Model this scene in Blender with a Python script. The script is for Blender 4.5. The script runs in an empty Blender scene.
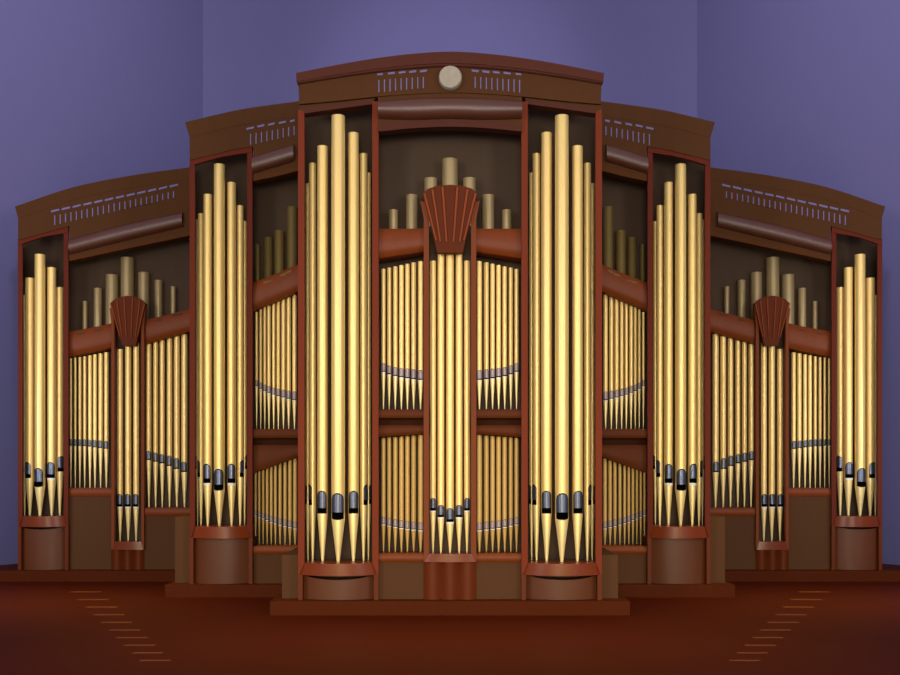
import bpy, math, random
from mathutils import Vector
random.seed(4)
C = bpy.context.scene.collection
SC = bpy.context.scene

# ------------------------------------------------------------------ camera
F = 1000.0            # focal length in pixels of a 900 px wide frame
HOR = 470.0           # horizon row
EYE = 2.6             # eye height above the platform
CAMD = 20.0
cd = bpy.data.cameras.new('camera'); cam = bpy.data.objects.new('camera', cd); C.objects.link(cam)
cd.sensor_width = 36.0; cd.lens = 40.0; cd.shift_y = (HOR - 337.5) / 900.0
cd.clip_end = 200
cam.location = (0, -CAMD, EYE); cam.rotation_euler = (math.pi / 2, 0, 0)
SC.camera = cam

# ------------------------------------------------------------------ world, lights, exposure
w = bpy.data.worlds.new('world'); SC.world = w; w.use_nodes = True
w.node_tree.nodes['Background'].inputs[0].default_value = (0.88, 0.89, 1.06, 1)
w.node_tree.nodes['Background'].inputs[1].default_value = 0.50
SC.view_settings.view_transform = 'Standard'; SC.view_settings.look = 'None'
SC.view_settings.exposure = 0.0; SC.view_settings.gamma = 1.0
SC.view_settings.use_curve_mapping = False

def aim(o, tgt):
    o.rotation_euler = (Vector(tgt) - o.location).to_track_quat('-Z', 'Y').to_euler()
def area(name, loc, tgt, sx, sy, power, col=(1, 1, 1), spread=180):
    l = bpy.data.lights.new(name, 'AREA'); l.shape = 'RECTANGLE'; l.size = sx; l.size_y = sy
    l.energy = power; l.color = col; l.spread = math.radians(spread)
    o = bpy.data.objects.new(name, l); C.objects.link(o); o.location = loc; aim(o, tgt); return o
def spot(name, loc, tgt, power, ang, blend=1.0, col=(1, 1, 1), rad=0.5):
    l = bpy.data.lights.new(name, 'SPOT'); l.energy = power; l.color = col
    l.spot_size = math.radians(ang); l.spot_blend = blend; l.shadow_soft_size = rad
    o = bpy.data.objects.new(name, l); C.objects.link(o); o.location = loc; aim(o, tgt); return o

area('front_key_light', (0, -32, 6), (0, 2, 5), 8, 8, 1200, (1.0, 0.95, 0.84), 110)  # added unseen key so the pipe centres read bright
for s in (-1, 1):
    area('side_key_light', (s * 17, -24, 8), (0, 2, 5), 5, 8, 700, (1.0, 0.94, 0.84), 110)  # added pair putting side highlights on the pipes
    spot('wall_gradient_fill', (s * 2, -12, 24), (s * 15, 4.0, 18), 11000, 62, 1.0, (1, 0.93, 0.96), 1.0)  # added unseen spot shaping the side wall gradient
for s in (-1, 1):
    spot('low_wall_fill', (s * 14.5, -2, 4), (s * 13.0, 7.0, 4.5), 1150, 75, 1.0, (0.9, 0.95, 1), 0.6)  # added fill lifting the dark lower side walls
spot('wall_gradient_fill', (0, -12, 17), (0, 14, 15.0), 7500, 27, 1.0, (1, 0.93, 1), 1.0)  # added unseen spot brightening the middle of the back wall
# added unseen fills: warm for the lower posts, yellow to fade the floor
area('low_warm_fill', (0, -9.5, 0.1), (0, 2, 2.4), 18, 0.4, 80, (1.0, 0.78, 0.28), 70)
area('floor_fade_fill', (0, -3.6, 12), (0, -3.0, 0), 11, 2.0, 110, (1.0, 0.95, 0.15), 40)
for s in (-1, 1):
    area('floor_fade_fill', (s * 9.5, 0.8, 12), (s * 9.5, 1.6, 0), 9, 2.0, 130, (1.0, 0.95, 0.15), 44)

# ------------------------------------------------------------------ materials
def s2l(c):
    c = c / 255.0
    return c / 12.92 if c <= 0.04045 else ((c + 0.055) / 1.055) ** 2.4
def mat(name, rgb, rough=0.5, metal=0.0, spec=0.5, var=0.06, scale=(2, 2, 0.4), coat=0.0):
    m = bpy.data.materials.new(name); m.use_nodes = True
    nt = m.node_tree; b = nt.nodes['Principled BSDF']
    b.inputs['Roughness'].default_value = rough; b.inputs['Metallic'].default_value = metal
    b.inputs['Specular IOR Level'].default_value = spec
    b.inputs['Coat Weight'].default_value = coat; b.inputs['Coat Roughness'].default_value = 0.2
    col = [s2l(v) for v in rgb]
    tc = nt.nodes.new('ShaderNodeTexCoord'); mp = nt.nodes.new('ShaderNodeMapping')
    mp.inputs['Scale'].default_value = scale
    nz = nt.nodes.new('ShaderNodeTexNoise'); nz.inputs['Scale'].default_value = 3.0; nz.inputs['Detail'].default_value = 5
    rp = nt.nodes.new('ShaderNodeValToRGB')
    rp.color_ramp.elements[0].position = 0.3; rp.color_ramp.elements[1].position = 0.7
    rp.color_ramp.elements[0].color = (*[v * (1 - var) for v in col], 1)
    rp.color_ramp.elements[1].color = (*[min(1, v * (1 + var)) for v in col], 1)
    nt.links.new(tc.outputs['Object'], mp.inputs[0]); nt.links.new(mp.outputs[0], nz.inputs['Vector'])
    nt.links.new(nz.outputs['Fac'], rp.inputs[0]); nt.links.new(rp.outputs[0], b.inputs['Base Color'])
    return m
M = dict(
    wall=mat('lilac_plaster', (112, 108, 155), 0.95, 0, 0.05, 0.01),
    floor=mat('dark_red_stained_boards', (72, 20, 6), 0.6, 0, 0.05, 0.04, (0.3, 3, 1)),
    platform=mat('red_brown_platform_wood', (80, 32, 10), 0.6, 0, 0.05, 0.03),
    nosing=mat('light_step_edge_wood', (110, 56, 26), 0.6, 0, 0.1),
    cornice=mat('walnut_cornice', (86, 54, 32), 0.8, 0, 0.05, 0.03),
    crown=mat('red_walnut_moulding', (86, 46, 35), 0.7, 0, 0.1, 0.03),
    panel=mat('plain_walnut_panel', (88, 58, 38), 0.8, 0, 0.05, 0.02),
    dark=mat('dark_backing_wood', (78, 62, 50), 0.9, 0, 0.05, 0.04),
    post=mat('mahogany_post', (120, 50, 27), 0.6, 0, 0.1, 0.03),
    redpost=mat('red_mahogany_frame', (100, 38, 22), 0.6, 0, 0.1, 0.03),
    rail=mat('polished_mahogany_rail', (118, 50, 22), 0.28, 0, 0.3, 0.03),
    sill=mat('orange_brown_sill', (120, 54, 18), 0.45, 0, 0.2, 0.05),
    midrail=mat('deep_brown_rail', (92, 44, 20), 0.5, 0, 0.08, 0.05),
    drum=mat('polished_brown_drum', (98, 54, 32), 0.4, 0, 0.25, 0.03),
    stile=mat('orange_stile', (98, 40, 10), 0.5, 0, 0.15, 0.03),
    cove=mat('glossy_cove', (88, 46, 30), 0.42, 0, 0.7, 0.10, (0.6, 1, 6)),
    trim=mat('orange_brown_trim', (90, 50, 22), 0.7, 0, 0.1, 0.03),
    recess=mat('shade_dark_strip', (58, 30, 17), 0.8, 0, 0.05, 0.03),  # extra dark tone paints the shade of the recess
    fan=mat('fan_board', (96, 42, 18), 0.6, 0, 0.1, 0.03),
    rib=mat('fan_rib', (146, 68, 32), 0.6, 0, 0.1, 0.03),
    gold=mat('gold_pipe_metal', (250, 214, 134), 0.36, 0.28, 0.5, 0.0),
    palegold=mat('pale_gold_foot_metal', (255, 228, 158), 0.36, 0.28, 0.5, 0.0),
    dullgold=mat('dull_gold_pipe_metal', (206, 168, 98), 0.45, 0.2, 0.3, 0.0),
    dim=mat('shaded_zinc_pipe', (165, 142, 100), 0.45, 0.3, 0.4, 0.05),  # pipes stand back in shade; that shade is mixed into the colour
    olive=mat('olive_shaded_pipe', (112, 92, 46), 0.6, 0.2, 0.3, 0.06),  # darker olive version, shade of the rear pipes held in the colour
    steel=mat('blue_steel_lip', (92, 98, 116), 0.3, 0.7, 0.5, 0.03),
    greylip=mat('grey_lip', (100, 104, 114), 0.35, 0.5, 0.5, 0.03),
    mauve=mat('mauve_grey_lip', (158, 140, 142), 0.4, 0.3, 0.5, 0.03),
    black=mat('black_mouth_shade', (6, 6, 8), 0.9, 0, 0.0, 0.0),
    white=mat('white_lower_lip', (250, 244, 236), 0.4, 0, 0.5, 0.01),
    inlay=mat('lilac_inlay', (122, 114, 158), 0.7, 0, 0.2, 0.02),
    stone=mat('pale_stone_medallion', (170, 158, 138), 0.7, 0, 0.3, 0.08, (3, 3, 3)),
)

# ------------------------------------------------------------------ mesh helpers
def P(px, py, d):
    """point of the place seen at pixel (px,py), at depth d in front of the camera"""
    return Vector(((px - 450.0) * d / F, d - CAMD, EYE + (HOR - py) * d / F))
class MB:
    def __init__(s): s.v = []; s.f = []
    def add(s, vs, fs):
        n = len(s.v); s.v += [tuple(v) for v in vs]; s.f += [tuple(i + n for i in f) for f in fs]; return s
    def prism(s, poly, d, th, side=-1):
        """outline at depth d, pushed straight back by th"""
        a = [P(px if side < 0 else 900 - px, py, d) for px, py in poly]
        n = len(a); b = [p + Vector((0, th, 0)) for p in a]
        fs = [tuple(range(n)), tuple(range(2 * n - 1, n - 1, -1))]
        fs += [(i, (i + 1) % n, (i + 1) % n + n, i + n) for i in range(n)]
        return s.add(a + b, fs)
    def box(s, x0, x1, y0, y1, z0, z1):
        vs = [(x, y, z) for z in (z0, z1) for y in (y0, y1) for x in (x0, x1)]
        return s.add(vs, [(0, 1, 3, 2), (4, 6, 7, 5), (0, 4, 5, 1), (2, 3, 7, 6), (0, 2, 6, 4), (1, 5, 7, 3)])
    def band(s, top, bot, n, d, th, side=-1, bulge=0.0, rows=1, hb=0.0):
        """board between two curves top(u), bot(u) -> (px,py); bulges forward by `bulge` over its height
        and by hb over its length"""
        fr = []
        for j in range(rows + 1):
            v = j / rows
            for i in range(n + 1):
                u = i / n
                x0, y0 = top(u); x1, y1 = bot(u)
                px = x0 + (x1 - x0) * v; py = y0 + (y1 - y0) * v
                if side > 0: px = 900 - px
                p = P(px, py, d)
                p.y -= bulge * math.sqrt(max(0, 1 - (2 * v - 1) ** 2)) + hb * (1 - (2 * u - 1) ** 2)
                fr.append(p)
        bk = [Vector((p.x, d - CAMD + th, p.z)) for p in fr]
        W = n + 1; N = len(fr); fs = []
        for j in range(rows):
            for i in range(n):
                a = j * W + i
                fs.append((a, a + 1, a + W + 1, a + W)); fs.append((N + a, N + a + W, N + a + W + 1, N + a + 1))
        for i in range(n):
            fs.append((i, N + i, N + i + 1, i + 1)); a = rows * W + i; fs.append((a, a + 1, N + a + 1, N + a))
        for j in range(rows):
            a = j * W; fs.append((a, a + W, N + a + W, N + a)); a += n; fs.append((a, N + a, N + a + W, a + W))
        return s.add(fr + bk, fs)
    def lathe(s, prof, cx, cy, seg):
        """prof = [(r,z)...]; closed at both ends"""
        vs = []; fs = []
        for r, z in prof:
            for k in range(seg):
                a = 2 * math.pi * k / seg; vs.append((cx + r * math.cos(a), cy + r * math.sin(a), z))
        for j in range(len(prof) - 1):
            for k in range(seg):
                a = j * seg + k; b = j * seg + (k + 1) % seg
                fs.append((a, b, b + seg, a + seg))
        fs.append(tuple(range(seg - 1, -1, -1))); m = (len(prof) - 1) * seg
        fs.append(tuple(range(m, m + seg)))
        return s.add(vs, fs)
    def patch(s, R, R2, a, ztop, zbot, n=16, th=0.006, rise=None, sag=0.0):
        """curved plate lying on the front (-y) of a pipe of radius R (top) .. R2 (bottom)"""
        rise = (ztop - zbot) * 0.35 if rise is None else rise
        out = []; 
        for lay in (th, -0.004):
            for j in (0, 1):
                for i in range(n + 1):
                    t = -1 + 2 * i / n; ang = t * a
                    if j == 0: z = ztop - rise * (1 - math.sqrt(max(0, 1 - (math.sin(ang) / math.sin(a)) ** 2))); r = R + lay
                    else: z = zbot - sag * (1 - t * t); r = R2 + lay
                    out.append((r * math.sin(ang), -r * math.cos(ang), z))
        W = n + 1; fs = []
        for i in range(n):
            fs.append((i, W + i, W + i + 1, i + 1)); fs.append((2 * W + i, 2 * W + i + 1, 3 * W + i + 1, 3 * W + i))
            fs.append((i, i + 1, 2 * W + i + 1, 2 * W + i)); fs.append((W + i, 3 * W + i, 3 * W + i + 1, W + i + 1))
        fs.append((0, 2 * W, 3 * W, W)); fs.append((n, W + n, 3 * W + n, 2 * W + n))
        return s.add(out, fs)
    def build(s, name, m, parent=None, smooth=False, origin=None):
        me = bpy.data.meshes.new(name)
        o0 = Vector(origin) if origin is not None else Vector((0, 0, 0))
        if parent is not None and origin is None: o0 = parent.location.copy()
        me.from_pydata([tuple(Vector(v) - o0) for v in s.v], [], s.f); me.update()
        import bmesh
        bm = bmesh.new(); bm.from_mesh(me); bmesh.ops.recalc_face_normals(bm, faces=bm.faces); bm.to_mesh(me); bm.free()
        if smooth:
            for p in me.polygons: p.use_smooth = True
            try: me.set_sharp_from_angle(angle=math.radians(35))
            except Exception: pass
        me.materials.append(M[m])
        o = bpy.data.objects.new(name, me); C.objects.link(o)
        if parent is not None: o.parent = parent
        else: o.location = o0
        return o
def tag(o, label=None, cat=None, group=None, kind=None):
    for k, v in (('label', label), ('category', cat), ('group', group), ('kind', kind)):
        if v: o[k] = v
    return o
def thing(name, loc, label, cat, group=None):
    o = bpy.data.objects.new(name, None); o.empty_display_size = 0.1; C.objects.link(o); o.location = loc
    return tag(o, label, cat, group)
def curve(pts):
    """smooth interpolation through points -> f(u)"""
    n = len(pts) - 1
    def f(u):
        t = u * n; i = min(int(t), n - 1); t -= i
        p1 = pts[i]; p2 = pts[i + 1]; p0 = pts[i - 1] if i else (2 * p1[0] - p2[0], 2 * p1[1] - p2[1])
        p3 = pts[i + 2] if i + 2 <= n else (2 * p2[0] - p1[0], 2 * p2[1] - p1[1])
        return tuple(0.5 * (2 * p1[k] + (p2[k] - p0[k]) * t + (2 * p0[k] - 5 * p1[k] + 4 * p2[k] - p3[k]) * t * t
                            + (3 * p1[k] - p0[k] - 3 * p2[k] + p3[k]) * t ** 3) for k in (0, 1))
    return f
SIDE = {-1: 'left', 1: 'right'}
DA, DB, DC = 20.0, 22.8, 26.0

# ------------------------------------------------------------------ room
FZ = -0.28
def struct(o): return tag(o, kind='structure')
struct(MB().box(-24, 24, -22, 15, FZ - 0.3, FZ).build('floor', 'floor'))
struct(MB().box(-8.4, 8.4, 14.0, 14.3, FZ, 24).build('wall_back', 'wall'))
for s in (-1, 1):
    a = Vector((s * 8.4, 14.0, 0)); b = Vector((s * 26.0, -15.2, 0)); t = Vector((s * 0.35, 0.2, 0))
    q = [a, b, b + t, a + t]
    vs = [(p.x, p.y, FZ) for p in q] + [(p.x, p.y, 24) for p in q]
    struct(MB().add(vs, [(0, 1, 2, 3), (7, 6, 5, 4), (0, 4, 5, 1), (1, 5, 6, 2), (2, 6, 7, 3), (3, 7, 4, 0)]).build('wall_' + SIDE[s], 'wall'))

# stepped platform the organ stands on (three projecting fronts, one level top)
plat = thing('organ_platform', (0, 0, FZ), 'low stepped dark red-brown wooden platform carrying the whole organ', 'platform')
mb = MB()
xC = (175 - 450) * 0.0258; xB = (165 - 450) * 0.0226; xA = (270 - 450) * 0.0198
outl = [(-13.2, DC - CAMD - .2), (xC, DC - CAMD - .2), (xB, DC - CAMD - .2), (xB, DB - CAMD - .2), (xA, DB - CAMD - .2), (xA, -.2)]
outl += [(-x, y) for x, y in outl[::-1]] + [(10.3, 10.5), (-10.3, 10.5)]
n = len(outl)
mb.add([(x, y, FZ) for x, y in outl] + [(x, y, 0) for x, y in outl],
       [tuple(range(n)), tuple(range(2 * n - 1, n - 1, -1))] + [(i, (i + 1) % n, (i + 1) % n + n, i + n) for i in range(n)])
mb.build('deck', 'platform', plat)

# ------------------------------------------------------------------ pipes
ORD = ['first', 'second', 'third', 'fourth', 'fifth', 'sixth', 'seventh', 'eighth', 'ninth', 'tenth']
def pipe(px, wpx, top, m0, m1, tip, d, ang, label, group, side, mg='gold', fg='palegold', lip='steel', low=None,
         slot=0.24, tipr=0.22, seg=28, mouth=0.92, belly=False):
    cx = px if side < 0 else 900 - px
    base = P(cx, tip, d); R = wpx * d / F / 2
    zt = P(cx, top, d - R).z; z0 = P(cx, m0, d - R).z; z1 = P(cx, m1, d - R).z
    t = thing('organ_pipe', base, label, 'organ pipe', group)
    o = base.copy()
    lz = lambda z: z - o.z
    b = MB().lathe([(R, lz(z1)), (R, lz(zt)), (R * .86, lz(zt)), (R * .86, lz(zt) - R * 2)], 0, 0, seg)
    bo = b.build('pipe_body', mg, t, True, (0, 0, 0))
    f = MB().lathe([(R * tipr, 0), (R * (tipr + .28), lz(z1) * .38), (R * .985, lz(z1) * .97), (R * .985, lz(z1) - .0005)], 0, 0, seg)
    fo = f.build('pipe_foot', fg, t, True, (0, 0, 0))
    h = z0 - z1; a = math.asin(mouth * 0.92); zs = lz(z1) + h * slot
    th = max(0.003, R * 0.05)
    rs = min(h * .5, R * .95)
    so = MB().patch(R, R * .985, a, lz(z0), lz(z1), th=th, rise=rs, sag=(R * .22 if belly else 0)).build('mouth_shade_plate', 'black', t, True, (0, 0, 0))  # black plate painting the dark of the mouth, no real cut
    lo = MB().patch(R, R, a * .93, lz(z0) - h * .05, zs, th=th * 1.7, rise=rs * .9).build('upper_lip', lip, t, True, (0, 0, 0))
    rot = [bo, fo, lo, so]
    if low:
        hl = h * .13
        rot.append(MB().patch(R * .985, R * .93, a, lz(z1) - .001, lz(z1) - hl, th=th * 1.2, rise=0).build('lower_lip', low, t, True, (0, 0, 0)))
    # turn the pipe so that its mouth faces outwards
    t.rotation_euler.z = math.radians(ang) * (-1 if side < 0 else 1)
    return t

def tower_pipes(spec, side, tip, where, group, **kw):
    n = len(spec); tops = [q[2] for q in spec]; hi = tops.index(min(tops))
    for i, (px, wp, top, m0, m1, d, ang) in enumerate(spec):
        k = i if side < 0 else n - 1 - i
        lab = ('tallest gold pipe, standing in the middle of the ' + where) if i == hi else \
              ('%s gold pipe from the left in the %s' % (ORD[k], where))
        kk = dict(kw)
        if abs(ang) < 20 and kk.pop('whitelow', False) and i != hi: kk['low'] = 'white'
        kk.pop('whitelow', None)
        pipe(px, wp, top, m0, m1, tip, d, ang, lab, group, side, belly=(i == hi), **kk)
def row_pipes(spec, side, tip, d, where, group, adj='slender gold', **kw):
    n = len(spec)
    for i, (px, wp, top, m0, m1) in enumerate(spec):
        k = i if side < 0 else n - 1 - i
        pipe(px, wp, top, m0, m1, tip, d, 0, '%s %s pipe from the left in the %s' % (ORD[k], adj, where), group, side,
             seg=18, mouth=1.0, **kw)

# ------------------------------------------------------------------ case parts
def rect(x0, x1, y0, y1): return [(x0, y0), (x1, y0), (x1, y1), (x0, y1)]
def seg2(a, b): return lambda u: (a[0] + (b[0] - a[0]) * u, a[1] + (b[1] - a[1]) * u)
def ray_wall(px, y0, y1, d0, d1, side, name, m, parent, th=3):
    """side wall of a case running back from a post"""
    q = []
    for y in (y0, y1):
        for (d, dx) in ((d0, 0), (d1, 0), (d1, th), (d0, th)):
            x = px + dx; x = x if side < 0 else 900 - x
            z = P(x, y, d0).z; p = P(x, y, d); p.z = z; q.append(p)
    MB().add(q, [(0, 1, 2, 3), (7, 6, 5, 4), (0, 4, 5, 1), (1, 5, 6, 2), (2, 6, 7, 3), (3, 7, 4, 0)]).build(name, m, parent)

def tower(side, d, x0, x1, pw, topl, topr, ytop_in, rail, ped, base, depth, back_y, label, frame=True, postm='redpost', backdepth=None, pth=.1, shadow_gap=0):
    """rail=(y0,y1), ped=(y0), base=y of the foot; topl/topr = y of the outer top corners"""
    cx = (x0 + x1) / 2; cxx = cx if side < 0 else 900 - cx
    t = thing('organ_tower_case', P(cxx, base, d), label, 'organ tower', 'towers of the organ case')
    il, ir = ytop_in
    r0, r1 = rail
    MB().prism([(x0, topl), (x0 + pw, topl - (1 if frame else -3)), (x0 + pw, r0), (x0 + 1.6, r1), (x0, r1)], d, pth, side).build('post', postm, t)
    MB().prism([(x1 - pw, topr), (x1, topr - (.5 if frame else 0)), (x1, r1), (x1 - 1.6, r1), (x1 - pw, r0)], d, pth, side).build('post', postm, t)
    if frame:
        mx = (x0 + x1) / 2
        top = curve([(x0 + .2, topl), (mx, (topl + topr) / 2 - 2.2), (x1 - .2, topr)])
        bot = curve([(x0 + .2, il + 2.2), (mx, (il + ir) / 2 - .6), (x1 - .2, ir + .6)])
        MB().band(top, bot, 12, d - .015, pth + .03, side).build('top_rail', postm, t)
    # bowed sill carrying the pipes
    MB().band(seg2((x0 + pw * .9, r0), (x1 - pw * .9, r0)), seg2((x0 + 2.0, r1), (x1 - 2.0, r1)), 24, d + .04, depth - .1, side,
              hb=.26, rows=1).build('sill', 'rail', t, True)
    # pedestal
    sw = pw * .72
    MB().prism(rect(x0, x0 + sw, r1, base), d, .5, side).build('stile', 'stile', t)
    MB().prism(rect(x1 - sw, x1, r1, base), d, .5, side).build('stile', 'stile', t)
    MB().prism(rect(x0 + sw, x1 - sw, r1, r1 + 8), d + .42, .05, side).build('shadow_gap_board', 'dark', t)  # dark board standing in for the sill's shadow on the drum
    MB().band(curve([(x0 + sw, r1), (x0 * .75 + x1 * .25, r1 + shadow_gap * .72), ((x0 + x1) / 2, r1 + shadow_gap), (x0 * .25 + x1 * .75, r1 + shadow_gap * .72), (x1 - sw, r1)]), seg2((x0 + sw, base), (x1 - sw, base)), 28, d + .2, .25, side, hb=.2).build('pedestal_drum', 'drum', t, True)  # top edge dipped so the dark board reads as a shadow
    yb = back_y
    bd = d + depth
    MB().prism([(x0 + 1, yb[0]), (x1 - 1, yb[1]), (x1 - 1, r1), (x0 + 1, r1)], bd, .05, side).build('back_panel', 'dark', t)
    ray_wall(x0 + .3, max(yb[0], topl) + 1, r1, d + pth, backdepth or bd, side, 'side_panel', 'panel', t, 2)
    ray_wall(x1 - .3, topr + 2, r1, d + pth, bd, side, 'side_panel', 'panel', t, -2)
    return t

def lerpspec(xs, tops, m0s, m1s):
    n = len(xs)
    def ip(v, i):
        if len(v) == n: return v[i]
        t = i / (n - 1) * (len(v) - 1); k = min(int(t), len(v) - 2); t -= k
        return v[k] * (1 - t) + v[k + 1] * t
    return [((a + b) / 2, b - a, ip(tops, i), ip(m0s, i), ip(m1s, i)) for i, (a, b) in enumerate(xs)]

def beam(t, side, d, tl, tr, bl, br, x0, x1, th=.42, arch=0.0, mname='sill', name='impost_beam'):
    mx = (x0 + x1) / 2
    top = curve([(x0, tl), (mx, (tl + tr) / 2 + .4), (x1, tr)]); bot = curve([(x0, bl), (mx, (bl + br) / 2 + arch), (x1, br)])
    return MB().band(top, bot, 14, d, th, side, bulge=.09, rows=8).build(name, mname, t, True)

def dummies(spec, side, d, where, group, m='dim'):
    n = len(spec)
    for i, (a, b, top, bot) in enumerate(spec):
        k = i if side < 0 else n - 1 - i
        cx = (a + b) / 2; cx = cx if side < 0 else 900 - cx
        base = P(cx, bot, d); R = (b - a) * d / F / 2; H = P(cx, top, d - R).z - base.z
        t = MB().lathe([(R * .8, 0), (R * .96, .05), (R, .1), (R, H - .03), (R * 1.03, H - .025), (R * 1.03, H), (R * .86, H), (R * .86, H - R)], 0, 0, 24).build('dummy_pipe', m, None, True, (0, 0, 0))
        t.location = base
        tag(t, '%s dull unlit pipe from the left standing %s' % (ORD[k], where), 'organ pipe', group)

def inlays(t, side, d, dashes, bars):
    fr = [o for o in t.children if o.name.startswith('frieze')][0]
    for (x0, x1, y, dy) in dashes:
        MB().prism([(x0, y + dy), (x1, y - dy), (x1, y - dy + 1.9), (x0, y + dy + 1.9)], d - .012, .02, side).build('inlay_dash', 'inlay', fr, False, t.location)
    for (x, y0, y1) in bars:
        MB().prism(rect(x - .5, x + .5, y0, y1), d - .012, .02, side).build('inlay_bar', 'inlay', fr, False, t.location)

def fan_tower(side, d, cx, posts, pw, fan, ribs, flare, rail, base, back, label, ribw=1.2):
    """narrow tower with a fluted fan on top. fan = outline, posts=(x0,x1) outer edges"""
    cxx = cx if side < 0 else 900 - cx
    t = thing('fan_tower_case', P(cxx, base, d), label, 'organ tower', 'fan-topped towers')
    x0, x1 = posts; r0, r1 = rail
    fy0, fx, fy1 = flare      # top of flare, outward shift, where it meets the post
    MB().prism([(x0 - fx, fy0), (x0 - fx + pw, fy0 + 1.5), (x0 + pw, fy1), (x0 + pw, r0), (x0 + 1, r1), (x0, r1), (x0, fy1)], d + .02, .14, side).build('post', 'rib_post', t)
    MB().prism([(x1 + fx, fy0), (x1 + fx - pw, fy0 + 1.5), (x1 - pw, fy1), (x1 - pw, r0), (x1 - 1, r1), (x1, r1), (x1, fy1)], d + .02, .14, side).build('post', 'rib_post', t)
    MB().prism(fan, d - .05, .16, side).build('fan_crest', 'fan', t)
    fo = t.children[-1]
    for (xa, ya, xb, yb) in ribs:
        MB().prism([(xa - ribw / 2, ya), (xa + ribw / 2, ya), (xb + ribw * .35, yb), (xb - ribw * .35, yb)], d - .085, .04, side).build('fan_rib', 'rib', fo, False, t.location)
    MB().band(seg2((x0 + pw, r0), (x1 - pw, r0)), seg2((x0 + 1.0, r1), (x1 - 1.0, r1)), 12, d + .01, .4, side, hb=.06).build('sill', 'rail', t, True)
    # fluted pedestal: three shallow vertical flutes
    mb = MB(); n = 36; fr = []
    for py in (r1, base):
        for i in range(n + 1):
            u = i / n; x = x0 + (x1 - x0) * u; xx = x if side < 0 else 900 - x
            p = P(xx, py, d + .10); p.y -= .09 * abs(math.sin(u * math.pi * 3)); fr.append(p)
    bk = [Vector((p.x, d - CAMD + .5, p.z)) for p in fr]; N = len(fr); W = n + 1
    fs = [(i, i + 1, W + i + 1, W + i) for i in range(n)] + [(N + i, N + W + i, N + W + i + 1, N + i + 1) for i in range(n)]
    fs += [(i, N + i, N + i + 1, i + 1) for i in range(n)] + [(W + i, W + i + 1, N + W + i + 1, N + W + i) for i in range(n)]
    fs += [(0, W, N + W, N), (n, N + n, N + W + n, W + n)]
    mb.add(fr + bk, fs).build('pedestal', 'stile', t, True)
    MB().prism(rect(x0 + .8, x1 - .8, back[0], r1), d + .5, .04, side).build('back_panel', 'dark', t)
    return t
M['rib_post'] = mat('warm_brown_post', (124, 62, 34), 0.6, 0, 0.1, 0.03)

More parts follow.
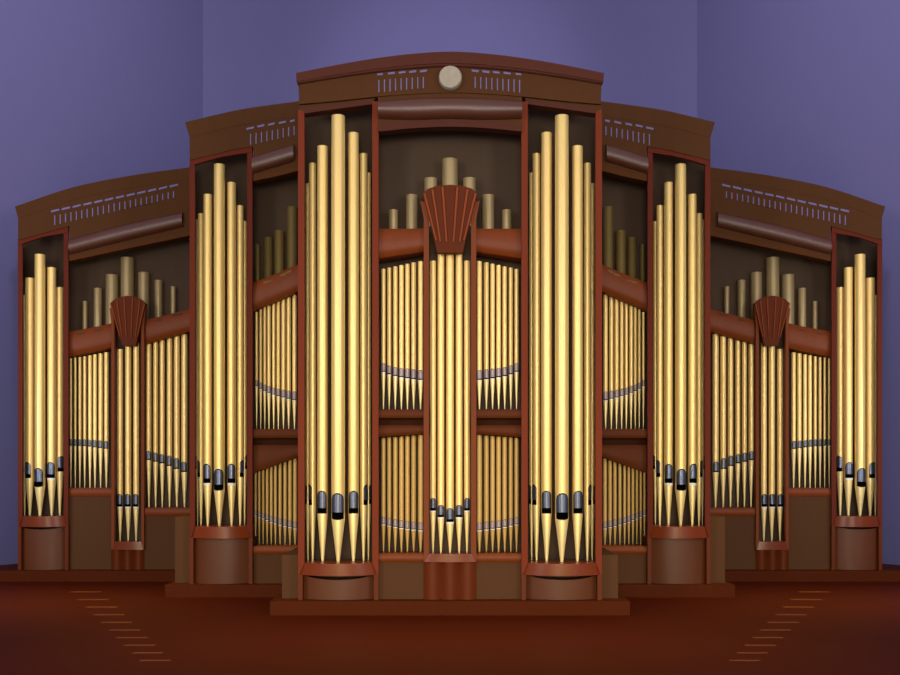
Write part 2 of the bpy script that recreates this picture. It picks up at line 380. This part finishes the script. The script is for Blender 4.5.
# ================================================================== left and right halves
for s in (-1, 1):
    L = SIDE[s]
    # ---------------------------------------------------------------- outermost towers
    tower(s, DC, 17.8, 68.3, 4.6, 238.5, 226.0, (243, 232), (516, 526.5), 526.5, 570, .95, (228, 222),
          'outermost %s organ tower case with dark red frame and drum pedestal' % L, pth=.04, shadow_gap=2.6)
    tower_pipes([(24.7, 4.8, 295, 457, 472, 26.50, 75), (29.8, 8.6, 277.5, 462, 478, 26.38, 22), (40, 10, 253.7, 468, 486, 26.3, 3),
                 (51.7, 8.6, 267, 462, 478, 26.46, -4), (59.9, 7.2, 287, 456, 471.5, 26.62, -45)], s, 516.3,
                'outermost %s tower' % L, 'pipes of the outermost %s tower' % L, whitelow=True)
    # ---------------------------------------------------------------- middle towers
    tower(s, DB, 189.6, 252.4, 5.2, 159, 146.0, (163.7, 151.5), (526.3, 537.8), 537.8, 584, .95, (150, 142),
          'middle %s organ tower case with dark red frame and drum pedestal' % L, backdepth=DC + .5, pth=.07)
    tower_pipes([(197.6, 4.2, 219, 455, 469, 23.5, 75), (201.0, 6.4, 213, 460, 477, 23.34, 62), (207.8, 8.8, 193.7, 463.8, 483, 23.2, 8),
                 (219.4, 10.8, 163.2, 468.8, 489.5, 23.05, 0), (231.6, 8.8, 181.8, 463.8, 483, 23.2, -8),
                 (240.2, 6.6, 205, 460, 477, 23.34, -62), (244.6, 4.4, 221, 455, 469, 23.5, -75)], s, 526.6,
                'middle %s tower' % L, 'pipes of the middle %s tower' % L, whitelow=True)
    # ---------------------------------------------------------------- great inner towers
    tower(s, DA, 298, 378.5, 6.3, 109, 101.5, (112, 104), (562.7, 574.8), 574.8, 600.5, .95, (95, 88),
          'great inner %s organ tower case, tallest, with bowed sill and pedestal' % L, frame=False, backdepth=DB + .5, postm='post', shadow_gap=4.2)
    tower_pipes([(307.9, 5.2, 183, 485, 504, 20.72, 75), (312.6, 7.3, 162.6, 484.5, 505, 20.54, 60), (322.6, 10.8, 145, 490.7, 513.5, 20.4, 5),
                 (338.2, 13.6, 114, 493, 518.5, 20.22, 0), (353.4, 10.8, 131.7, 490.7, 513.5, 20.4, -8),
                 (363.6, 7.8, 152.9, 484.5, 505, 20.54, -60), (368.4, 5.0, 172.4, 485, 504, 20.72, -75)], s, 562.9,
                'great inner %s tower' % L, 'pipes of the great inner %s tower' % L)

    # ---------------------------------------------------------------- outer bay case (between outermost and middle tower)
    nm = 'outer %s' % L
    c = thing('organ_bay_case', P(128 if s < 0 else 772, 570, DC + .5), 'wide %s bay of the organ case between outermost and middle towers' % nm, 'organ case', 'bays of the organ case')
    MB().prism([(66, 250), (191, 222), (191, 516), (66, 516)], DC + .85, .05, s).build('back_panel', 'dark', c)
    beam(c, s, DC + .22, 332, 323, 357, 347.5, 66.5, 113, .4)
    beam(c, s, DC + .22, 320.5, 308.5, 344, 331, 142.5, 191, .4)
    MB().band(seg2((66.5, 488), (113, 488)), seg2((66.5, 496.5), (113, 496.5)), 8, DC + .12, .6, s, bulge=.03, rows=5).build('sill', 'sill', c, True)
    MB().band(seg2((142.5, 507.8), (191, 507.8)), seg2((142.5, 515.8), (191, 515.8)), 8, DC + .12, .6, s, bulge=.03, rows=5).build('sill', 'sill', c, True)
    MB().prism(rect(66.5, 114, 496.5, 570), DC + .14, .1, s).build('plinth_panel', 'panel', c)
    MB().prism(rect(141, 191, 515.8, 570), DC + .14, .1, s).build('plinth_panel', 'panel', c)
    for (x, y, ww) in ((80.5, 333.3, 9.5), (98.5, 330, 9), (158, 319.6, 9), (177, 314, 10)):
        MB().prism([(x - ww / 2, y + 1.6), (x - ww * .3, y + .2), (x + ww / 2, y - 1.0), (x + ww * .3, y + 1.2)], DC + .145, .06, s).build('slot_decal', 'dark', c)  # thin dark decals: the slots' inner shade put into colour
    row_pipes(lerpspec([(69.6, 72.1), (74, 76.6), (78.3, 81.5), (83, 86.4), (88.1, 91.9), (93, 97), (98.5, 102.8), (104.1, 108.8)],
                       [358.2, 355.8, 352.2], [439, 439.2, 441], [445.5, 446.2, 448.8]), s, 488.2, DC + .5,
              'bay beside the outermost %s tower' % L, 'pipes beside the outermost %s tower' % L, lip='greylip', slot=.12)
    row_pipes(lerpspec([(146.6, 151.5), (153.2, 158.2), (159.8, 164.8), (166.9, 172.3), (174, 179.8), (181.4, 187.6)],
                       [343.8, 334.1], [451, 452.4, 454, 455.6, 458, 461.6], [460, 461.7, 463.3, 466, 469, 472]), s, 507.9, DC + .5,
              'bay beside the middle %s tower' % L, 'pipes beside the middle %s tower' % L, lip='greylip', slot=.12)
    MB().prism(rect(190.5, 240, 176, 569.5), DC + .3, .1, s).build('end_panel', 'panel', c)
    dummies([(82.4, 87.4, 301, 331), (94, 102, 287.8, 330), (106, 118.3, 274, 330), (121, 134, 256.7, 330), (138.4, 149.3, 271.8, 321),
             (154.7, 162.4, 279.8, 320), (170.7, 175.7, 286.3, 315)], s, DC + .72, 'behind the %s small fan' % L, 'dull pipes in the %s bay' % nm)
    # small fan tower
    fan = [(109.8, 303.5), (114.5, 299.3), (120, 296.8), (127.7, 295.6), (135.5, 296.8), (141, 299.3), (145.5, 303.5), (137.6, 337.5), (135.6, 345.6), (122.4, 345.6), (119.6, 337.5)]
    fan_tower(s, DC + .02, 128, (111.3, 144.1), 3.0, fan, [(110.9, 304, 119.9, 337), (116.8, 300.4, 121.9, 337.2), (124, 297.8, 126.4, 337.2), (132.6, 297.8, 131.0, 337.2), (139.6, 300.4, 135.4, 337.2), (144.4, 304, 137.2, 337)],
              (307.5, 1.8, 324), (541.5, 549.8), 570, (326,), 'small fan-topped tower in the %s bay, on a fluted foot' % nm, 1.0)
    row_pipes([(120.2, 5.4, 349, 494, 506.7), (128.3, 6.0, 344.5, 494, 506.7), (136.2, 5.6, 342.5, 494, 506.7)], s, 541.7, DC + .3,
              'small fan tower on the %s' % L, 'pipes of the small %s fan tower' % L, adj='thin gold', low='white', slot=.2)
    # cornice
    c = thing('organ_cornice', P(100 if s < 0 else 800, 240, DC), 'lowest curved brown cornice on the outer %s of the organ' % L, 'cornice', 'cornices of the organ case')
    ctop = curve([(14.8, 206.5), (74, 187), (133, 175.2), (192, 167)])
    MB().band(curve([(18.1, 205.4), (74, 187), (133, 175.2), (192, 167)]), curve([(18.1, 240), (74, 224.5), (133, 207), (192, 198)]), 30, DC - .04, .3, s).build('frieze', 'cornice', c)
    MB().band(curve([(69.3, 224), (130, 208), (192, 197)]), curve([(69.3, 259.5), (130, 246), (192, 233.5)]), 16, DC - .0395, .25, s).build('lower_board', 'cornice', c)
    MB().band(curve([(69.3, 257.5), (130, 243.5), (192, 231)]), curve([(69.3, 261), (130, 248), (192, 235)]), 16, DC - .05, .27, s).build('edge_trim', 'trim', c)
    MB().band(curve([(70.5, 239), (125, 224.5), (183.3, 212)]), curve([(70.5, 254.5), (125, 241), (183.3, 227)]), 20, DC - .045, .1, s, bulge=.16, rows=10).build('cove_moulding', 'cove', c, True)
    MB().band(lambda u: (lambda p: (p[0], p[1] - .0))(ctop(u)), lambda u: (lambda p: (p[0] + 3.4 * (1 - u), p[1] + 12))(ctop(u)), 30, DC - .046, .3, s).build('crown_moulding', 'cornice', c)
    dz = [(51 + i * 10.78, 51 + i * 10.78 + 8.2, 209.6 - i * 2.27, 1.0) for i in range(12)]
    bz = [(54.7 + i * 5.4, 215.5 - i * 1.1, 225 - i * 1.24) for i in range(23)]
    inlays(c, s, DC - .04, dz, bz)

    # ---------------------------------------------------------------- inner bay (between middle and great tower)
    c = thing('organ_bay_case', P(276 if s < 0 else 624, 584, DB + .5), 'narrow %s bay of the organ case between middle and great towers' % L, 'organ case', 'bays of the organ case')
    MB().prism([(250, 172), (301, 160), (301, 554), (250, 554)], DB + .85, .05, s).build('back_panel', 'dark', c)
    beam(c, s, DB + .22, 283.5, 263.5, 310.5, 290.5, 251, 300, .4)
    MB().band(seg2((251, 429), (300, 429)), seg2((251, 438), (300, 438)), 8, DB + .12, .6, s, bulge=.03, rows=5).build('middle_sill', 'midrail', c, True)
    MB().band(seg2((251, 445), (300, 445)), curve([(251, 473.5), (275, 465), (300, 456)]), 12, DB + .22, .35, s, bulge=.05, rows=6).build('middle_rail', 'midrail', c, True)
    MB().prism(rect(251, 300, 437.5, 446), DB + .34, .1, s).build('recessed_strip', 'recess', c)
    MB().band(seg2((251, 546), (300, 546)), seg2((251, 554), (300, 554)), 8, DB + .12, .6, s, bulge=.03, rows=5).build('sill', 'sill', c, True)
    MB().prism(rect(251, 301, 554, 584), DB + .14, .1, s).build('plinth_panel', 'panel', c)
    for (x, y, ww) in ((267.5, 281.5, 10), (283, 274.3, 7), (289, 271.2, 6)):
        MB().prism([(x - ww / 2, y + 2.2), (x - ww * .3, y + .2), (x + ww / 2, y - 1.6), (x + ww * .3, y + 1.0)], DB + .145, .06, s).build('slot_decal', 'olive', c)  # olive decals coloured as slot hollows, no cut in the beam
    row_pipes(lerpspec([(255.2, 258.2), (259.3, 262.3), (263.2, 266.4), (267.2, 270.8), (272, 275.5), (276.5, 280.3), (281.4, 285.6), (286.6, 290.9), (292.2, 296.8)],
                       [311.8, 302, 292.6], [380, 382.5, 384.5, 386, 387.5, 388.5, 389.5, 390.5, 391.3],
                       [386, 388.7, 391, 392.8, 394.6, 396, 397.4, 398.7, 400]), s, 429.2, DB + .5,
              'upper row beside the great %s tower' % L, 'upper pipes between the %s towers' % L, lip='mauve', low='white', slot=.1)
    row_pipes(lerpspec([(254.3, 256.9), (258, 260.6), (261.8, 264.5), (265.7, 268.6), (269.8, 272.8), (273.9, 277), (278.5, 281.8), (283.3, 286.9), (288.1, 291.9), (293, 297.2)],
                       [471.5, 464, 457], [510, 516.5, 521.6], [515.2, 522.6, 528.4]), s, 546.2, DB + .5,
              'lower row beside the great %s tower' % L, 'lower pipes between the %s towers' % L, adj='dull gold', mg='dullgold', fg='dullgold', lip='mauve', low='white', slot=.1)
    MB().prism(rect(300.5, 350, 112, 583.5), DB + .3, .1, s).build('end_panel', 'panel', c)
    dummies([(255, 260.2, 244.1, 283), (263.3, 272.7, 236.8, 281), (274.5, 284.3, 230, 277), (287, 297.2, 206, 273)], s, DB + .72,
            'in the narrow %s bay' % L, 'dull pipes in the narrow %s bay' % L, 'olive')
    # cornice
    c = thing('organ_cornice', P(245 if s < 0 else 655, 160, DB), 'middle-height curved brown cornice over the %s middle tower' % L, 'cornice', 'cornices of the organ case')
    ctop = curve([(185, 122.3), (215, 115), (245.4, 108.6), (300.5, 100.9)])
    MB().band(curve([(189.6, 121.2), (215, 115), (245.4, 108.6), (300.5, 100.9)]), curve([(189.6, 160), (215, 154), (245.4, 147.5), (300.5, 143.5)]), 24, DB - .04, .3, s).build('frieze', 'cornice', c)
    MB().band(curve([(253.3, 143.8), (275, 142), (300.5, 140)]), curve([(253.3, 179), (275, 174.5), (300.5, 168.5)]), 12, DB - .0395, .25, s).build('lower_board', 'cornice', c)
    MB().band(curve([(253.3, 176.5), (275, 171.5), (300.5, 166)]), curve([(253.3, 181), (275, 176.5), (300.5, 170)]), 12, DB - .05, .27, s).build('edge_trim', 'trim', c)
    MB().band(curve([(253, 157), (273, 150.5), (294.3, 144.5)]), curve([(253, 173.8), (273, 168), (294.3, 161.5)]), 16, DB - .045, .1, s, bulge=.16, rows=10).build('cove_moulding', 'cove', c, True)
    MB().band(ctop, lambda u: (lambda p: (p[0] + 4.6 * (1 - u), p[1] + 15))(ctop(u)), 24, DB - .046, .3, s).build('crown_moulding', 'cornice', c)
    inlays(c, s, DB - .04, [(246.5, 253.8, 127.2, .8), (257.4, 264.2, 124.9, .8), (267.9, 274.4, 123.2, .8), (278.8, 285.6, 121.4, .8), (290, 294.7, 119.8, .5)],
           [(250.6 + i * 5.43, 133.9 - i * .95, 144.8 - i * 1.22) for i in range(9)])

    # ---------------------------------------------------------------- pipes either side of the centre tower
    row_pipes(lerpspec([(381.3, 385.6), (387, 391.3), (392.9, 397.6), (399, 403.8), (405.1, 409.8), (411.2, 416.2), (417.9, 423.2)],
                       [268.8, 265, 261], [363, 365.3, 367, 367.8, 368.5, 369.3, 370], [371.8, 374.2, 376, 377.2, 378.2, 379, 379.8]), s, 409.3, DA + .5,
              'upper row %s of the centre tower' % L, 'upper pipes %s of the centre tower' % L, lip='mauve', low='white', slot=.12)
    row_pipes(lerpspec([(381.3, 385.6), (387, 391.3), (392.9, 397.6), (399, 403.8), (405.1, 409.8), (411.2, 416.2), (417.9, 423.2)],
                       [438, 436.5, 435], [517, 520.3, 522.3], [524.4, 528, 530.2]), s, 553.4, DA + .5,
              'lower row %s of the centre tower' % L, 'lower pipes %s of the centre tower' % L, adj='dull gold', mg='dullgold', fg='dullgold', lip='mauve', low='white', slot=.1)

    # ---------------------------------------------------------------- step edges inlaid in the floor
    st = thing('floor_steps', (s * 8, -1, FZ), 'ten thin light wooden step edges set in the dark floor on the %s' % L, 'steps')
    for i in range(10):
        px = 69.8 + i * 7.76; py = 592.4 + i * 7.62
        d = (EYE - FZ) * F / (py - HOR); d2 = (EYE - FZ) * F / (py - 0.9 - HOR)
        x0, x1 = (px - 450) * d / F, (px + 30.3 - 450) * d / F
        if s > 0: x0, x1 = -x1, -x0
        MB().box(x0, x1, d - CAMD, d2 - CAMD, FZ - .01, FZ + .006).build('step_edge', 'nosing', st)

# ================================================================== centre
c = thing('organ_bay_case', P(450, 600, DA + .5), 'central bay of the organ case between the two great towers', 'organ case', 'bays of the organ case')
MB().prism([(377, 120), (523, 120), (523, 562), (377, 562)], DA + .85, .05).build('back_panel', 'dark', c)
for s in (-1, 1):
    beam(c, s, DA + .22, 228.5, 228.2, 258.5, 251, 378, 426, .4)
    MB().band(seg2((378, 409.6), (425, 409.6)), seg2((378, 418), (425, 418)), 8, DA + .12, .6, s, bulge=.03, rows=5).build('middle_sill', 'midrail', c, True)
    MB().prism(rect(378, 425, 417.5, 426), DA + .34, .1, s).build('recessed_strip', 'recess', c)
    MB().band(seg2((378, 425), (425, 425)), curve([(378, 437.2), (401, 435.4), (425, 433.8)]), 12, DA + .22, .35, s, bulge=.05, rows=6).build('middle_rail', 'midrail', c, True)
    MB().band(seg2((378, 553.6), (425, 553.6)), seg2((378, 562), (425, 562)), 8, DA + .12, .6, s, bulge=.03, rows=5).build('sill', 'sill', c, True)
    MB().prism(rect(378, 426, 562, 600.5), DA + .14, .1, s).build('plinth_panel', 'panel', c)
# side plinth boards joining the three fronts
for s in (-1, 1):
    o = MB().prism(rect(282, 298.6, 555, 600.5), DA + .25, 2.6, s).build('side_plinth', 'panel', None, False, P(290 if s < 0 else 610, 600, DA))
    tag(o, 'plain brown plinth board just outside the great inner %s tower' % SIDE[s], 'plinth', 'side plinth boards')
    o = MB().prism(rect(175, 190.2, 517, 584), DB + .25, 3.0, s).build('side_plinth', 'panel', None, False, P(182 if s < 0 else 718, 584, DB))
    tag(o, 'plain brown plinth board just outside the middle %s tower' % SIDE[s], 'plinth', 'side plinth boards')
fan = [(422.8, 192.8), (428, 188.6), (437, 185.8), (450, 184.6), (463, 185.8), (472, 188.6), (477.2, 192.8), (463.6, 249), (463, 252.5), (437, 252.5), (436.4, 249)]
fan_tower(-1, DA + .02, 450, (423.7, 476.3), 5.2, fan,
          [(424.4, 193.5, 436.2, 240), (432.4, 189.4, 440.3, 241.5), (442.6, 187, 446.5, 241.5), (457.4, 187, 453.5, 241.5), (467.6, 189.4, 459.7, 241.5), (475.6, 193.5, 463.8, 240)],
          (200.7, 3.6, 218), (553.8, 562), 600.5, (226,), 'large fan-topped centre tower of the organ', 2.0)
row_pipes([(433, 6.0, 260.6, 498, 510.6), (440.9, 6.8, 252.8, 504.9, 517.2), (450, 7.8, 252.6, 508, 522), (459.1, 6.8, 252.8, 504.9, 517.2), (467, 6.0, 260.6, 498, 510.6)],
          -1, 553.9, DA + .3, 'centre tower under the large fan', 'pipes of the centre tower', adj='tall gold', low='white', slot=.2)
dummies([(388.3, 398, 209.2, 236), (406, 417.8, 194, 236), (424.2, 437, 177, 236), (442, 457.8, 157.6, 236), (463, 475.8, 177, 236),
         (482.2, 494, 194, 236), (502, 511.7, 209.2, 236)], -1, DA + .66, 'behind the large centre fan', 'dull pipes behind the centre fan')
# centre cornice
c = thing('organ_cornice', P(450, 130, DA), 'highest arched cornice in the centre with round pale medallion', 'cornice', 'cornices of the organ case')
ctop = curve([(296, 73.0), (335, 65.2), (372, 58.8), (410, 54), (450, 51.6), (490, 54), (528, 58.8), (565, 65.2), (604, 73.0)])
cbot = curve([(299.2, 104), (335, 101), (372, 97), (410, 94), (450, 92.5), (490, 94), (528, 97), (565, 101), (600.8, 104)])
def midf(u): p = ctop(u); return (p[0] + 2.5 * (1 - 2 * u), p[1] + 11 + 4 * math.sin(math.pi * u))
def midf2(u): p = ctop(u); return (p[0] + .5 * (1 - 2 * u), p[1] + 8.5 + 3 * math.sin(math.pi * u))
MB().band(midf, cbot, 48, DA - .05, .3).build('frieze', 'cornice', c)
MB().band(ctop, midf2, 48, DA - .14, .42).build('crown_moulding', 'crown', c)
MB().band(lambda u: midf2(u), midf, 48, DA - .09, .35, bulge=.03, rows=4).build('bed_moulding', 'crown', c, True)
for s in (-1, 1):
    MB().band(curve([(299.6, 101), (335, 98), (377, 95)]), curve([(299.6, 114.5), (335, 109), (372, 104)]), 14, DA + .02, .2, s).build('lower_board', 'cornice', c)
    MB().band(curve([(304, 109), (335, 104.8), (372, 99.5)]), curve([(304, 113.5), (335, 109), (372, 104)]), 14, DA + .0, .24, s).build('edge_trim', 'crown', c)
MB().band(curve([(378, 96), (450, 90), (522, 96)]), curve([(378, 127), (450, 123), (522, 127)]), 20, DA - .02, .2).build('lower_board', 'cornice', c)
MB().band(curve([(378.5, 101.5), (414, 98.6), (450, 97.6), (486, 98.6), (521.5, 101.5)]), curve([(378.5, 119), (414, 120), (450, 119), (486, 120), (521.5, 119)]), 28, DA - .03, .1, bulge=.2, rows=12).build('cove_moulding', 'cove', c, True)
MB().band(curve([(378, 125.5), (414, 121.5), (450, 120), (486, 121.5), (522, 125.5)]), curve([(378, 131.5), (414, 128), (450, 126.6), (486, 128), (522, 131.5)]), 28, DA - .04, .25).build('edge_trim', 'crown', c)
mo = MB(); ce = P(450.3, 76.6, DA - .2); R = 11.6 * .0198; n = 40
prof = [(R, .13), (R, .03), (R * .93, .0), (R * .6, -.008), (R * .02, -.012)]
vs = []; fs = []
for r, y in prof:
    for k in range(n): a = 2 * math.pi * k / n; vs.append((ce.x + r * math.cos(a), ce.y + y, ce.z + r * math.sin(a)))
for j in range(len(prof) - 1):
    for k in range(n): a = j * n + k; b = j * n + (k + 1) % n; fs.append((a, b, b + n, a + n))
fs.append(tuple(range(n))); fs.append(tuple(range((len(prof) - 1) * n, len(prof) * n)))
o = mo.add(vs, fs).build('medallion', 'stone', c, True); o['label'] = 'round pale stone-coloured disc'
for s in (-1, 1):
    k = 1.5 if s > 0 else 0
    inlays(c, s, DA - .05, [(a + k, b + k, y, dy) for a, b, y, dy in [(377.2, 382.8, 73.2, .4), (387.8, 394.9, 72.2, .5), (398.8, 405.6, 71.3, .5), (409.2, 416.2, 70.6, .5), (419.8, 426.9, 69.9, .5)]],
           [(378.9 + k + i * 5.55, 79.9 - i * .4, 92.3 - i * .55) for i in range(9)])
